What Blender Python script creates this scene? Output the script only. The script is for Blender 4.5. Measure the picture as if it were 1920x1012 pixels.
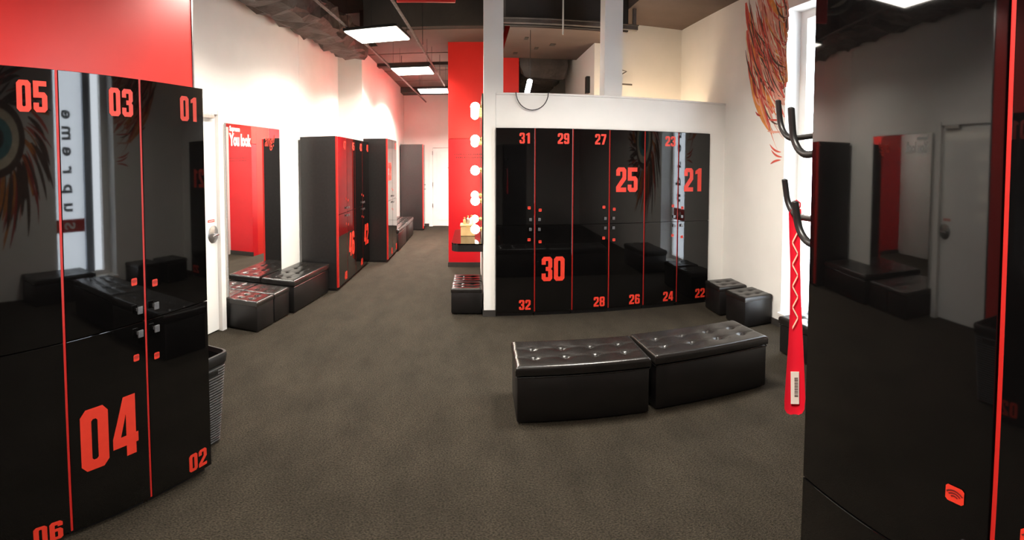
import bpy, bmesh, math, random
from mathutils import Matrix, Vector
from mathutils.geometry import tessellate_polygon
random.seed(7)
PI = math.pi
scene = bpy.context.scene
COL = scene.collection
for o in list(bpy.data.objects):
    bpy.data.objects.remove(o)

# ------------------------------------------------------------------ camera (a swept phone panorama, 120 degrees wide)
A = 0.149                       # angle between the two building axes of the room
CA, SA = math.cos(A), math.sin(A)
F_PX, XC, Y0, PITCH, ROLL = 919.468, 1024.259, 343.149, 0.040, -0.005
CAM = (-0.2332, -5.0363, 1.633)
cam = bpy.data.cameras.new('camera')
cam.type = 'PANO'
cam.panorama_type = 'EQUIRECTANGULAR'
cam.longitude_min = (0 - XC) / F_PX
cam.longitude_max = (1920 - XC) / F_PX
cam.latitude_max = Y0 / F_PX
cam.latitude_min = (Y0 - 1012) / F_PX
cam.clip_start = 0.02
cam_o = bpy.data.objects.new('camera', cam)
COL.objects.link(cam_o)
rp = Matrix.Rotation(PITCH, 3, 'X')
rr = Matrix(((math.cos(ROLL), 0, -math.sin(ROLL)), (0, 1, 0), (math.sin(ROLL), 0, math.cos(ROLL))))
w2c = rr @ rp                                    # near frame -> camera (right, forward, up)
near2world = Matrix.Rotation(-A, 3, 'Z')
right, fwd, up = [near2world @ (w2c.transposed() @ Vector(v)) for v in ((1, 0, 0), (0, 1, 0), (0, 0, 1))]
m = Matrix((right, up, -fwd)).transposed().to_4x4()
m.translation = Vector(CAM)
cam_o.matrix_world = m
scene.camera = cam_o

# ------------------------------------------------------------------ world: bright overcast daylight outside the window
w = bpy.data.worlds.new('overcast_sky')
scene.world = w
w.use_nodes = True
bg = w.node_tree.nodes['Background']
bg.inputs[0].default_value = (0.86, 0.93, 1.0, 1)
bg.inputs[1].default_value = 17.0
scene.view_settings.view_transform = 'Standard'
scene.view_settings.look = 'None'
scene.view_settings.gamma = 1.0
scene.view_settings.use_curve_mapping = False
scene.view_settings.exposure = 0.0
PANEL_W, BULB_W = 75.0, 1.8      # watts of one ceiling panel, of one globe bulb

# ------------------------------------------------------------------ materials
def mat(name, col, rough=0.5, metal=0.0, ior=1.5, emit=None, estr=0.0, spec=0.5):
    mt = bpy.data.materials.new(name)
    mt.use_nodes = True
    b = mt.node_tree.nodes['Principled BSDF']
    b.inputs['Base Color'].default_value = (*col, 1)
    b.inputs['Roughness'].default_value = rough
    b.inputs['Metallic'].default_value = metal
    b.inputs['IOR'].default_value = ior
    b.inputs['Specular IOR Level'].default_value = spec
    if emit:
        b.inputs['Emission Color'].default_value = (*emit, 1)
        b.inputs['Emission Strength'].default_value = estr
    return mt

def noisy(mt, c1, c2, scale, detail=4.0, bump=0.0, bscale=None, rough=None, stretch=None, dist=0.02):
    nt = mt.node_tree
    N, L = nt.nodes, nt.links
    b = N['Principled BSDF']
    tc = N.new('ShaderNodeTexCoord')
    src = tc.outputs['Object']
    if stretch:
        mp = N.new('ShaderNodeMapping')
        mp.inputs['Scale'].default_value = stretch
        L.new(src, mp.inputs[0])
        src = mp.outputs[0]
    n = N.new('ShaderNodeTexNoise')
    n.inputs['Scale'].default_value = scale
    n.inputs['Detail'].default_value = detail
    L.new(src, n.inputs['Vector'])
    r = N.new('ShaderNodeValToRGB')
    r.color_ramp.elements[0].position = 0.32
    r.color_ramp.elements[1].position = 0.68
    r.color_ramp.elements[0].color = (*c1, 1)
    r.color_ramp.elements[1].color = (*c2, 1)
    L.new(n.outputs[0], r.inputs[0])
    L.new(r.outputs[0], b.inputs['Base Color'])
    if bump:
        n2 = N.new('ShaderNodeTexNoise')
        n2.inputs['Scale'].default_value = bscale or scale
        n2.inputs['Detail'].default_value = 5
        L.new(src, n2.inputs['Vector'])
        bp = N.new('ShaderNodeBump')
        bp.inputs['Strength'].default_value = bump
        bp.inputs['Distance'].default_value = dist
        L.new(n2.outputs[0], bp.inputs['Height'])
        L.new(bp.outputs[0], b.inputs['Normal'])
    return mt

M = {}
M['wall'] = noisy(mat('white_paint', (.8, .78, .74), .7), (.78, .765, .73), (.82, .80, .765), 3.0, bump=.08, bscale=180, dist=.003)
M['red_wall'] = noisy(mat('red_wall_panel', (.70, .024, .019), .35), (.68, .022, .017), (.73, .027, .021), 2.5, bump=.03, bscale=90, dist=.003)
M['red_wall_low'] = noisy(mat('crimson_wall_panel', (.62, .007, .016), .3), (.60, .006, .014), (.65, .009, .018), 2.5, bump=.02, bscale=90, dist=.003)
M['gloss_black'] = noisy(mat('black_gloss_laminate', (.002, .002, .002), .03, ior=1.5), (.0018, .0017, .0018), (.003, .0027, .0027), 4)
M['carcass'] = noisy(mat('black_carcass_board', (.012, .011, .011), .33), (.010, .009, .009), (.016, .014, .014), 30, bump=.05, bscale=300, dist=.002)
M['red_edge'] = noisy(mat('red_edge_band', (.48, .014, .011), .4), (.45, .013, .010), (.51, .017, .013), 8)
M['red_print'] = noisy(mat('red_vinyl_print', (.64, .034, .016), .45), (.62, .032, .015), (.67, .038, .018), 20)
M['dark_print'] = noisy(mat('dark_vinyl_print', (.03, .01, .01), .5), (.03, .012, .01), (.05, .015, .012), 20)
M['tag_mark'] = noisy(mat('dark_tag_mark', (.12, .01, .01), .5), (.10, .01, .01), (.14, .012, .012), 20)
M['steel'] = noisy(mat('brushed_steel', (.42, .42, .43), .32, metal=1.0), (.38, .38, .39), (.48, .48, .49), 60)
M['knob'] = noisy(mat('dark_steel_knob', (.16, .16, .17), .4, metal=.7), (.14, .14, .15), (.2, .2, .2), 60)
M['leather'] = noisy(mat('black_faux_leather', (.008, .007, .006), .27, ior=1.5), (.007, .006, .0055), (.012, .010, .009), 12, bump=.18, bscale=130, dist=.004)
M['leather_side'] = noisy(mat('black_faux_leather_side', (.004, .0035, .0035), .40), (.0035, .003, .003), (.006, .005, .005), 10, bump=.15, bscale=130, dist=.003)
M['carpet'] = noisy(mat('grey_carpet', (.1, .095, .085), .95, spec=.15), (.015, .0122, .0085), (.060, .0487, .0345), 110, 4, bump=.8, bscale=200, dist=.02)
nt = M['carpet'].node_tree; b_ = nt.nodes['Principled BSDF']; lk = b_.inputs['Base Color'].links[0].from_socket
tc_ = nt.nodes.new('ShaderNodeTexCoord'); mp_ = nt.nodes.new('ShaderNodeMapping'); mp_.inputs['Scale'].default_value = (1.0, .45, 1); mp_.inputs['Rotation'].default_value = (0, 0, .5)
nz = nt.nodes.new('ShaderNodeTexNoise'); nz.inputs['Scale'].default_value = 4.5; nz.inputs['Detail'].default_value = 6; nz.inputs['Roughness'].default_value = .65
rg = nt.nodes.new('ShaderNodeMapRange'); rg.inputs['From Min'].default_value = .3; rg.inputs['From Max'].default_value = .7; rg.inputs['To Min'].default_value = .74; rg.inputs['To Max'].default_value = 1.22
mxx = nt.nodes.new('ShaderNodeVectorMath'); mxx.operation = 'SCALE'
nt.links.new(tc_.outputs['Object'], mp_.inputs[0]); nt.links.new(mp_.outputs[0], nz.inputs['Vector']); nt.links.new(nz.outputs[0], rg.inputs[0])
nt.links.new(lk, mxx.inputs[0]); nt.links.new(rg.outputs[0], mxx.inputs['Scale']); nt.links.new(mxx.outputs[0], b_.inputs['Base Color'])
M['ceiling'] = noisy(mat('dark_ceiling', (.035, .028, .025), .85), (.028, .023, .020), (.045, .036, .031), 2.5, bump=.1, bscale=20)
M['soffit'] = noisy(mat('brown_soffit_board', (.11, .075, .062), .8), (.095, .066, .054), (.125, .086, .072), 1.8, bump=.05, bscale=40)
M['insul'] = noisy(mat('dark_insulation_wrap', (.075, .052, .043), .6), (.055, .038, .032), (.095, .066, .055), 4, bump=.5, bscale=14, dist=.05)
M['duct'] = noisy(mat('dark_duct_foil', (.085, .07, .062), .45), (.065, .055, .05), (.115, .095, .084), 5, bump=.3, bscale=18, dist=.03)
M['black_metal'] = noisy(mat('black_powder_coat', (.012, .012, .012), .38), (.010, .010, .010), (.018, .017, .017), 40)
M['mirror'] = noisy(mat('mirror_silver', (.86, .87, .86), .01, metal=1.0), (.86, .87, .86), (.88, .88, .88), 2)
M['white_gloss'] = noisy(mat('white_gloss_door', (.8, .79, .76), .12), (.79, .78, .75), (.82, .81, .78), 3)
M['white_frame'] = noisy(mat('white_frame_paint', (.78, .76, .73), .35), (.76, .74, .71), (.8, .78, .75), 5)
M['white_print'] = noisy(mat('white_vinyl_print', (.9, .9, .88), .5), (.88, .88, .86), (.92, .92, .9), 10)
M['panel_lit'] = mat('lit_diffuser', (.9, .9, .9), .5, emit=(1, .93, .82), estr=14)
M['tube_lit'] = mat('lit_tube', (.9, .9, .9), .5, emit=(.95, 1, .98), estr=14)
M['bulb_lit'] = mat('lit_globe', (.9, .9, .9), .4, emit=(1, .83, .56), estr=18)
M['brass'] = noisy(mat('brass_socket', (.6, .42, .16), .3, metal=1.0), (.55, .38, .14), (.65, .46, .2), 30)
M['gold_wood'] = noisy(mat('pale_gold_box', (.55, .38, .18), .35), (.5, .33, .15), (.62, .44, .22), 15)
M['base'] = noisy(mat('dark_skirting', (.03, .027, .025), .5), (.028, .025, .023), (.04, .035, .032), 8)
M['wicker'] = noisy(mat('dark_grey_plastic_weave', (.022, .022, .023), .45), (.016, .016, .017), (.034, .034, .036), 60, bump=.3, bscale=160, dist=.005)
M['bin_liner'] = noisy(mat('black_bin_liner', (.008, .008, .008), .25), (.007, .007, .007), (.012, .012, .012), 20, bump=.4, bscale=30)
M['horn'] = noisy(mat('red_plastic', (.72, .012, .03), .28), (.70, .010, .028), (.75, .015, .034), 6)
M['horn_line'] = noisy(mat('cream_zigzag_paint', (.85, .62, .45), .5), (.82, .6, .42), (.88, .66, .5), 20)
M['label'] = noisy(mat('paper_label', (.75, .68, .6), .7), (.72, .65, .57), (.78, .71, .64), 20)
M['frame_blue'] = noisy(mat('grey_blue_window_frame', (.30, .36, .44), .4), (.28, .34, .42), (.33, .39, .47), 6)
M['grey_print'] = noisy(mat('grey_vinyl_print', (.12, .15, .16), .5), (.11, .14, .15), (.14, .17, .18), 10)
for nm, c in dict(mural_red=(.62, .10, .07), mural_crimson=(.40, .035, .03), mural_orange=(.70, .26, .06), mural_dark=(.10, .05, .035), mural_pink=(.72, .36, .28),
                  mural_teal=(.10, .28, .30), mural_cream=(.75, .66, .5)).items():
    M[nm] = noisy(mat(nm, c, .75), tuple(x * .85 for x in c), tuple(min(1, x * 1.15) for x in c), 12)
# clear pane: sky goes straight through, with a weak sheen
gm = bpy.data.materials.new('window_pane_glass'); gm.use_nodes = True
nt = gm.node_tree; nt.nodes.clear()
out = nt.nodes.new('ShaderNodeOutputMaterial'); mix = nt.nodes.new('ShaderNodeMixShader'); mix.inputs[0].default_value = .06
tr = nt.nodes.new('ShaderNodeBsdfTransparent'); gl = nt.nodes.new('ShaderNodeBsdfGlossy'); gl.inputs['Roughness'].default_value = .02
nt.links.new(tr.outputs[0], mix.inputs[1]); nt.links.new(gl.outputs[0], mix.inputs[2]); nt.links.new(mix.outputs[0], out.inputs[0])
M['pane'] = gm
fm = bpy.data.materials.new('white_banner_film'); fm.use_nodes = True
nt = fm.node_tree; nt.nodes.clear()
out = nt.nodes.new('ShaderNodeOutputMaterial'); mix = nt.nodes.new('ShaderNodeMixShader'); mix.inputs[0].default_value = .85
d = nt.nodes.new('ShaderNodeBsdfDiffuse'); t = nt.nodes.new('ShaderNodeBsdfTranslucent')
for q in (d, t): q.inputs[0].default_value = (.93, .95, .97, 1)
nt.links.new(d.outputs[0], mix.inputs[1]); nt.links.new(t.outputs[0], mix.inputs[2]); nt.links.new(mix.outputs[0], out.inputs[0])
M['banner'] = fm

# ------------------------------------------------------------------ mesh helpers
class MB:
    def __init__(s): s.v, s.f = [], []
    def add(s, vs, fs):
        o = len(s.v); s.v += [tuple(p) for p in vs]; s.f += [tuple(i + o for i in f) for f in fs]; return s
    def box(s, x0, y0, z0, x1, y1, z1, bev=0.0):
        if bev > 0:
            bm = bmesh.new(); bmesh.ops.create_cube(bm, size=1)
            for v in bm.verts:
                v.co = ((x0 + x1) / 2 + v.co.x * (x1 - x0), (y0 + y1) / 2 + v.co.y * (y1 - y0), (z0 + z1) / 2 + v.co.z * (z1 - z0))
            bmesh.ops.bevel(bm, geom=list(bm.edges), offset=bev, segments=2, profile=.5, affect='EDGES')
            bm.verts.index_update()
            s.add([v.co[:] for v in bm.verts], [[v.index for v in f.verts] for f in bm.faces]); bm.free(); return s
        return s.add([(x0, y0, z0), (x1, y0, z0), (x1, y1, z0), (x0, y1, z0), (x0, y0, z1), (x1, y0, z1), (x1, y1, z1), (x0, y1, z1)],
                     [(3, 2, 1, 0), (4, 5, 6, 7), (0, 1, 5, 4), (1, 2, 6, 5), (2, 3, 7, 6), (3, 0, 4, 7)])
    def prism(s, pts, z0, z1):                       # outline in XY, counter-clockwise
        n = len(pts)
        return s.add([(x, y, z0) for x, y in pts] + [(x, y, z1) for x, y in pts],
                     [tuple(range(n - 1, -1, -1)), tuple(range(n, 2 * n))] + [(i, (i + 1) % n, (i + 1) % n + n, i + n) for i in range(n)])
    def tube(s, path, r, n=10, cap=True):
        P = [Vector(p) for p in path]; rings = []
        rad = r if isinstance(r, (list, tuple)) else [r] * len(P)
        t0 = (P[1] - P[0]).normalized()
        u = t0.orthogonal().normalized()
        for i, p in enumerate(P):
            t = (P[min(i + 1, len(P) - 1)] - P[max(i - 1, 0)]).normalized()
            u = (u - t * u.dot(t)).normalized(); v = t.cross(u)
            rings.append([p + (u * math.cos(2 * PI * k / n) + v * math.sin(2 * PI * k / n)) * rad[i] for k in range(n)])
        vs = [q for rg in rings for q in rg]; fs = []
        for i in range(len(P) - 1):
            for k in range(n):
                a, b = i * n + k, i * n + (k + 1) % n
                fs.append((a, b, b + n, a + n))
        if cap:
            fs += [tuple(range(n - 1, -1, -1)), tuple(range((len(P) - 1) * n, len(P) * n))]
        return s.add(vs, fs)
    def ball(s, c, r, seg=16, ring=10, sz=1.0):
        vs, fs = [], []
        for i in range(ring + 1):
            th = PI * i / ring
            for k in range(seg):
                ph = 2 * PI * k / seg
                vs.append((c[0] + r * math.sin(th) * math.cos(ph), c[1] + r * math.sin(th) * math.sin(ph), c[2] + r * sz * math.cos(th)))
        for i in range(ring):
            for k in range(seg):
                a, b = i * seg + k, i * seg + (k + 1) % seg
                fs.append((a, a + seg, b + seg, b))
        return s.add(vs, fs)
    def mesh(s, name, material, smooth=False):
        me = bpy.data.meshes.new(name); me.from_pydata(s.v, [], s.f); me.validate(); me.update()
        if material: me.materials.append(M[material])
        if smooth:
            for p in me.polygons: p.use_smooth = True
            if smooth != 'all':
                me.set_sharp_from_angle(angle=math.radians(40))
        return me

def link(name, me, parent=None, loc=None, rz=None):
    o = bpy.data.objects.new(name, me); COL.objects.link(o)
    if parent: o.parent = parent
    if loc: o.location = loc
    if rz is not None: o.rotation_euler = (0, 0, rz)
    return o
def obj(name, mb, material, parent=None, loc=None, rz=None, smooth=False):
    return link(name, mb.mesh(name, material, smooth), parent, loc, rz)
def tag(o, label, cat, group=None):
    o['label'] = label; o['category'] = cat
    if group: o['group'] = group
    return o
def thing(name, label, cat, loc=(0, 0, 0), rz=0, group=None):
    o = bpy.data.objects.new(name, None); COL.objects.link(o); o.empty_display_size = .1
    o.location = loc; o.rotation_euler = (0, 0, rz)
    return tag(o, label, cat, group)
def struct(name, mb, material, parent=None, loc=None, rz=None, smooth=False):
    o = obj(name, mb, material, parent, loc, rz, smooth)
    if not parent: o['kind'] = 'structure'
    return o
def near(x, y, z=0.0):             # near frame (the two front banks) -> world
    return (CAM[0] + x * CA + y * SA, CAM[1] - x * SA + y * CA, z)
NR = -A
LWR = -0.09                       # the left wall with door and mirror stands a little less askew
_p = near(-2.965, 3.795); _c, _s = math.cos(LWR), math.sin(LWR)
LWL = (_p[0] - (-3.0 * _c - 3.85 * _s), _p[1] - (-3.0 * _s + 3.85 * _c), 0)
def lw(x, y, z=0.0): return (LWL[0] + x * _c - y * _s, LWL[1] + x * _s + y * _c, z)
def text_mesh(s, size, material, bold=0.0, xs=1.0, shear=0.0, spacing=1.0, align='LEFT'):
    cu = bpy.data.curves.new('lettering', 'FONT'); cu.body = s; cu.size = size; cu.offset = bold; cu.shear = shear
    cu.space_character = spacing; cu.align_x = align; cu.resolution_u = 3
    o = bpy.data.objects.new('lettering', cu); COL.objects.link(o)
    me = bpy.data.meshes.new_from_object(o)
    bpy.data.objects.remove(o); bpy.data.curves.remove(cu)
    for v in me.vertices: v.co.x *= xs
    me.materials.clear(); me.materials.append(M[material])
    return me

# block digits (width .52, height 1)
W_, T_, C_ = .52, .202, .10
W, T, C = W_, T_, C_
OCT = [(C, 0), (W - C, 0), (W, C), (W, 1 - C), (W - C, 1), (C, 1), (0, 1 - C), (0, C)]
def _oct(x0, y0, x1, y1, c): return [(x0 + c, y0), (x1 - c, y0), (x1, y0 + c), (x1, y1 - c), (x1 - c, y1), (x0 + c, y1), (x0, y1 - c), (x0, y0 + c)]
SIX = [[(C, 0), (W - C, 0), (W, C), (W, .5), (W - C, .61), (T, .61), (T, 1 - T), (W - T, 1 - T), (W - T, .71), (W, .71), (W, 1 - C), (W - C, 1), (C, 1), (0, 1 - C), (0, C)],
       _oct(T, .16, W - T, .45, .02)]
GLYPH = {
    '0': [OCT, _oct(T, .17, W - T, .83, .03)],
    '1': [[(.17, 0), (.40, 0), (.40, 1), (.25, 1), (.04, .88), (.04, .74), (.17, .77)]],
    '2': [[(0, 0), (W, 0), (W, .18), (.22, .18), (W, .52), (W, 1 - C), (W - C, 1), (C, 1), (0, 1 - C), (0, .66), (T, .66), (T, .83), (W - T, .83), (W - T, .6), (0, .22)]],
    '3': [[(0, C), (C, 0), (W - C, 0), (W, C), (W, .43), (W - .06, .505), (W, .58), (W, 1 - C), (W - C, 1), (C, 1), (0, 1 - C), (0, .68), (T, .68), (T, .83), (W - T, .83), (W - T, .59), (.2, .59), (.2, .42), (W - T, .42), (W - T, .17), (T, .17), (T, .32), (0, .32)]],
    '4': [[(.27, 0), (.27 + T, 0), (.27 + T, .19), (W, .19), (W, .36), (.27 + T, .36), (.27 + T, 1), (.22, 1), (0, .37), (0, .19), (.27, .19)], [(.16, .36), (.27, .36), (.27, .72)]],
    '5': [[(0, C), (C, 0), (W - C, 0), (W, C), (W, .53), (W - C, .64), (T, .64), (T, .83), (W - .02, .83), (W - .02, 1), (0, 1), (0, .46), (W - T, .46), (W - T, .17), (T, .17), (T, .30), (0, .30)]],
    '6': SIX,
    '7': [[(.08, 0), (.30, 0), (W, .80), (W, 1), (0, 1), (0, .81), (.31, .81)]],
    '8': [[(C, 0), (W - C, 0), (W, C), (W, .43), (W - .05, .505), (W, .58), (W, 1 - C), (W - C, 1), (C, 1), (0, 1 - C), (0, .58), (.05, .505), (0, .43), (0, C)], _oct(T, .16, W - T, .42, .02), _oct(T, .59, W - T, .84, .02)],
    '9': [[(W - x, 1 - y) for x, y in SIX[0]], [(W - x, 1 - y) for x, y in SIX[1]]],
}
_num = {}
def number_mesh(s, h, xs=1.0):       # lies in local XZ, faces -Y, origin at bottom centre
    key = (s, round(h, 3), xs)
    if key in _num: return _num[key]
    mb = MB(); adv = .60; tot = adv * len(s) - (adv - W)
    for i, ch in enumerate(s):
        loops = [[Vector((x, y, 0)) for x, y in lp] for lp in GLYPH[ch]]
        tris = tessellate_polygon(loops)
        pts = [p for lp in loops for p in lp]
        vs = [((p.x + i * adv - tot / 2) * h * xs, 0, p.y * h) for p in pts]
        fs = []
        for t3 in tris:
            a, b, c = [vs[k] for k in t3]
            cr = (b[0] - a[0]) * (c[2] - a[2]) - (b[2] - a[2]) * (c[0] - a[0])
            fs.append(tuple(t3) if cr > 0 else tuple(reversed(t3)))
        mb.add(vs, fs)
    _num[key] = mb.mesh('number', 'red_print')
    return _num[key]

# ------------------------------------------------------------------ setting
ZC = 4.2
struct('floor', MB().box(-5, -9, -.06, 2.92, 9, 0), 'carpet')
struct('ceiling', MB().box(-5, -9, ZC, 2.92, 9, ZC + .1), 'ceiling')
SX = 2.62                                            # window wall
WY0, WY1, WZ0, WZ1 = -2.03, -1.15, .16, 3.24         # window opening
sw = MB().box(SX, -9, 0, SX + .3, WY0, ZC).box(SX, WY1, 0, SX + .3, 5.1, ZC).box(SX, WY0, 0, SX + .3, WY1, WZ0).box(SX, WY0, WZ1, SX + .3, WY1, ZC)
struct('wall_right', sw, 'wall')
# left wall: near stretch beside the door and wall mirror, then two stretches along the corridor
struct('wall_left', MB().box(-3.12, 1.4, 0, -3.0, 5.69, ZC), 'wall', loc=LWL, rz=LWR)
struct('wall_left_rear', MB().box(-3.12, -3.2, 0, -3.0, 1.4, ZC), 'wall', loc=LWL, rz=LWR)
_e = lw(-3.0, 5.69)
struct('wall_corridor_left', MB().box(_e[0] - .2, _e[1] - .03, 0, _e[0], 2.82, ZC), 'wall')
struct('wall_corridor_step', MB().box(-2.7, 2.82, 0, -2.03, 7.8, ZC), 'wall')
struct('wall_end', MB().box(-2.6, 7.62, 0, 0, 7.75, ZC), 'wall')
struct('wall_corridor_right', MB().box(-.62, 3.2, 0, -.48, 7.7, ZC), 'wall')
struct('wall_red_side', MB().box(-.62, 2.752, 0, -.48, 3.198, ZC), 'red_wall')
struct('wall_red_panel', MB().box(-.632, 3.2, 0, -.621, 6.9, 2.65), 'red_wall_low')
struct('wall_red_back', MB().box(-.62, 2.59, 2.02, .475, 2.75, ZC), 'red_wall')
struct('wall_red_lower', MB().box(-.62, 2.588, 0, .475, 2.75, 2.014), 'red_wall_low')
struct('wall_back_room', MB().box(-.5, 5.0, 0, 2.7, 5.1, ZC), 'wall')
struct('wall_back', MB().box(1.56, 1.34, 0, SX + .1, 1.44, ZC), 'wall')
struct('wall_return', MB().box(1.36, 1.34, 0, 1.56, 3.4, ZC), 'wall')
struct('wall_behind', MB().box(-3.2, -2.5, 0, 3.4, -2.4, ZC), 'wall', loc=near(0, 0), rz=NR)
# red wall that carries the left bank
struct('wall_red_left', MB().box(-2.08, -2.45, 0, -1.962, 2.25, ZC), 'red_wall', loc=near(0, 0), rz=NR)
cs = MB().box(-2.085, 2.25, 0, -1.957, 2.262, ZC)
struct('trim_1', cs, 'steel', loc=near(0, 0), rz=NR)
# partition round the central bank: post, header, right pier, vanity wall
struct('wall_partition', MB().box(0, .045, 2.004, SX, .5, 2.35).box(2.404, .045, 0, SX, .5, 2.004).box(0, .5, 0, SX, .56, 2.35), 'wall')
struct('wall_post', MB().box(-.125, .03, 0, -.002, .2, ZC), 'wall')
struct('wall_jamb', MB().box(-.002, .06, 2.35, .078, .2, ZC), 'wall')
struct('wall_pillar', MB().box(1.165, .10, 2.35, 1.365, .3, ZC), 'wall')
struct('wall_vanity', MB().box(-.125, .2, 0, -.03, 2.59, 2.35), 'wall')
struct('trim_2', MB().box(0, .03, 2.35, SX, .52, 2.372, .004), 'white_frame')
struct('baseboard_post', MB().box(-.135, .015, 0, 0, .2, .07), 'base')
struct('baseboard_red', MB().box(-.63, 2.575, 0, -.125, 2.59, .075), 'base')
struct('baseboard_end', MB().box(-2.03, 7.605, 0, -1.38, 7.62, .07), 'base')
struct('baseboard_pier', MB().box(2.404, .03, 0, SX, .045, .07), 'base')
struct('baseboard_right', MB().box(SX - .013, WY1, 0, SX, .03, .07), 'base')
struct('baseboard_left', MB().box(-3.0, 3.80, 0, -2.987, 5.55, .07), 'base', loc=LWL, rz=LWR)

# soffits and beams under the slab
struct('ceiling_corridor', MB().box(-2.03, 2.7, 3.56, .2, 7.62, ZC), 'soffit')
struct('ceiling_corridor_front', MB().box(-1.74, 1.82, 3.56, .2, 2.7, ZC), 'soffit')
struct('ceiling_beam', MB().box(-1.74, 1.70, 3.575, .2, 1.82, ZC), 'ceiling')
struct('ceiling_beam_end', MB().box(-2.03, 7.1, 3.42, -.6, 7.62, 3.56).box(-2.03, 4.1, 3.50, -.6, 4.3, 3.56), 'ceiling')
sb = struct('ceiling_soffit', MB().box(.2, .74, 3.285, 1.50, 2.5, 3.31), 'soffit')
struct('ceiling_void_face', MB().box(.1, .70, 3.30, 1.62, .74, ZC), 'ceiling')
struct('ceiling_right', MB().box(1.62, -9, 3.60, SX, 1.34, ZC), 'soffit')
for k, (x, y, l) in enumerate([(.42, 1.2, .05), (.62, 1.75, .05), (.8, 1.5, .07), (.35, 2.1, .06)]):
    o = obj('slot', MB().box(x, y, 3.278, x + l, y + .12, 3.286), 'ceiling', sb)
for k, y in enumerate([3.3, 4.9, 6.2]):           # sheet joints of the corridor soffit
    o = obj('joint_cover', MB().box(-2.03, y, 3.55, -.6, y + .025, 3.56), 'soffit', bpy.data.objects['ceiling_corridor'])

# ------------------------------------------------------------------ lockers
tagm = MB(); hs = .0155; cr = .004
tagm.add([(x, 0, z) for x, z in [(-hs + cr, -hs), (hs - cr, -hs), (hs, -hs + cr), (hs, hs - cr), (hs - cr, hs), (-hs + cr, hs), (-hs, hs - cr), (-hs, -hs + cr)]], [tuple(range(8))])
TAGM = tagm.mesh('reader_tag', 'red_print')
wv = MB()
for rad in (.006, .011, .016):
    vs = []
    for i in range(7):
        a = math.radians(40 + 100 * i / 6)
        for r in (rad, rad + .0022): vs.append((r * math.cos(a), 0, -.009 + r * math.sin(a)))
    wv.add(vs, [(2 * i, 2 * i + 2, 2 * i + 3, 2 * i + 1) for i in range(6)])
WAVE = wv.mesh('wave_mark', 'tag_mark')
kn = MB().box(-.0135, -.02, -.0155, .0135, -.014, .0155, .0012).box(-.006, -.014, -.006, .006, 0, .006)
KNOB = kn.mesh('knob', 'knob')
_cache = {}
def cached(key, fn):
    if key not in _cache: _cache[key] = fn()
    return _cache[key]
def locker(wd, ht, up, lo, handle, label, loc, rz, group, left_strip=.016, right_strip=0.0, depth=.48, bigh=.265, rec=.003, lz=.075):
    """one column of two doors; local X along the front, front at Y=0, faces -Y. handle: 'L' / 'R' side of the doors"""
    t = thing('locker', label, 'locker', loc, rz, group)
    k = ht / 2.0
    zb, zm = .05, .993 * k
    x0 = .0015
    link('carcass', cached(('c', wd, ht, depth), lambda: MB().box(.001, .021, .03, wd - .001, depth, ht, .002).box(.012, .035, 0, wd - .012, depth - .01, .03).mesh('carcass', 'carcass')), t)
    if left_strip: link('edge_strip', cached(('s', left_strip, ht, rec), lambda: MB().box(0, -.003 if left_strip > .03 else rec, zb, left_strip * .8, .0205, ht - .004).mesh('edge_strip', 'red_edge')), t)
    xl = left_strip * .8 + .001 if left_strip else x0
    xr = wd - .0015
    for part, z0, z1, num in (('upper_door', zm + .002, ht - .003, up), ('lower_door', zb, zm - .002, lo)):
        d = link(part, cached((part, wd, ht, xl), lambda: MB().box(xl, 0, z0, xr, .0195, z1, .0015).mesh(part, 'gloss_black')), t)
        upper = part == 'upper_door'
        if num:
            s, big = num
            if big:
                zc = 1.465 * k if upper else .52 * k
                link('number', number_mesh(s, bigh, .82), d, (wd / 2, -.0012, zc - bigh / 2))
            else:
                h = .112
                hw = .56 * h
                link('number', number_mesh(s, h, .98), d, (wd - .035 - hw, -.0012, (ht - .05 - h) if upper else lz))
        if handle:
            sx = wd - .055 if handle == 'R' else .06
            zt = (1.172 if handle == 'R' else 1.148) if upper else (.838 if handle == 'R' else .815)
            link('reader_tag', TAGM, d, (sx, -.0012, zt * k))
            link('wave_mark', WAVE, d, (sx, -.0020, zt * k))
            sx = wd - .042 if handle == 'R' else .05
            link('knob', KNOB, d, (sx, 0, (1.051 if upper else .948) * k))
    return t
S = lambda s: (s, False)
B = lambda s: (s, True)
cols = [('31', '32', S, S, 'R'), ('29', '30', S, B, 'L'), ('27', '28', S, S, 'R'), ('25', '26', B, S, 'L'), ('23', '24', S, S, 'R'), ('21', '22', B, S, 'L')]
extra = ['next to the white post', 'large number on its lower door', 'third from the white post', 'large number on its upper door', 'second from the corner stool', 'nearest the corner stool']
for i, (u, l, fu, fl_, hd) in enumerate(cols):
    locker(.4, 2.0, fu(u), fl_(l), hd, f'partition locker {u} over {l}, glossy black, {extra[i]}', (.4 * i, 0, 0), 0, 'lockers set in the white partition', left_strip=.015 if i else 0, rec=.013)
lcols = [('07', '08', S, S, 'R', 'leftmost of the front left bank'), ('05', '06', S, S, 'L', 'cut by the left picture edge'), ('03', '04', S, B, 'R', 'large number on its lower door'), ('01', '02', S, S, 'L', 'beside the dark basket')]
for i, (u, l, fu, fl_, hd, ex) in enumerate(lcols):
    locker(.4, 2.0, fu(u), fl_(l), hd, f'front left glossy black locker {u} over {l}, {ex}', near(-1.464, .15 + .4 * i), PI / 2 + NR, 'lockers of the front left bank', left_strip=.013, bigh=.31, lz=.035 if i == 1 else .075)
rcols = [('R', 'big glossy black locker at the right beside the coat hooks'), ('L', 'glossy black locker cut by the right picture edge'), ('R', 'third glossy black locker of the right bank, beyond the picture edge'), ('L', 'fourth glossy black locker of the right bank, beyond the picture edge')]
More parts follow.
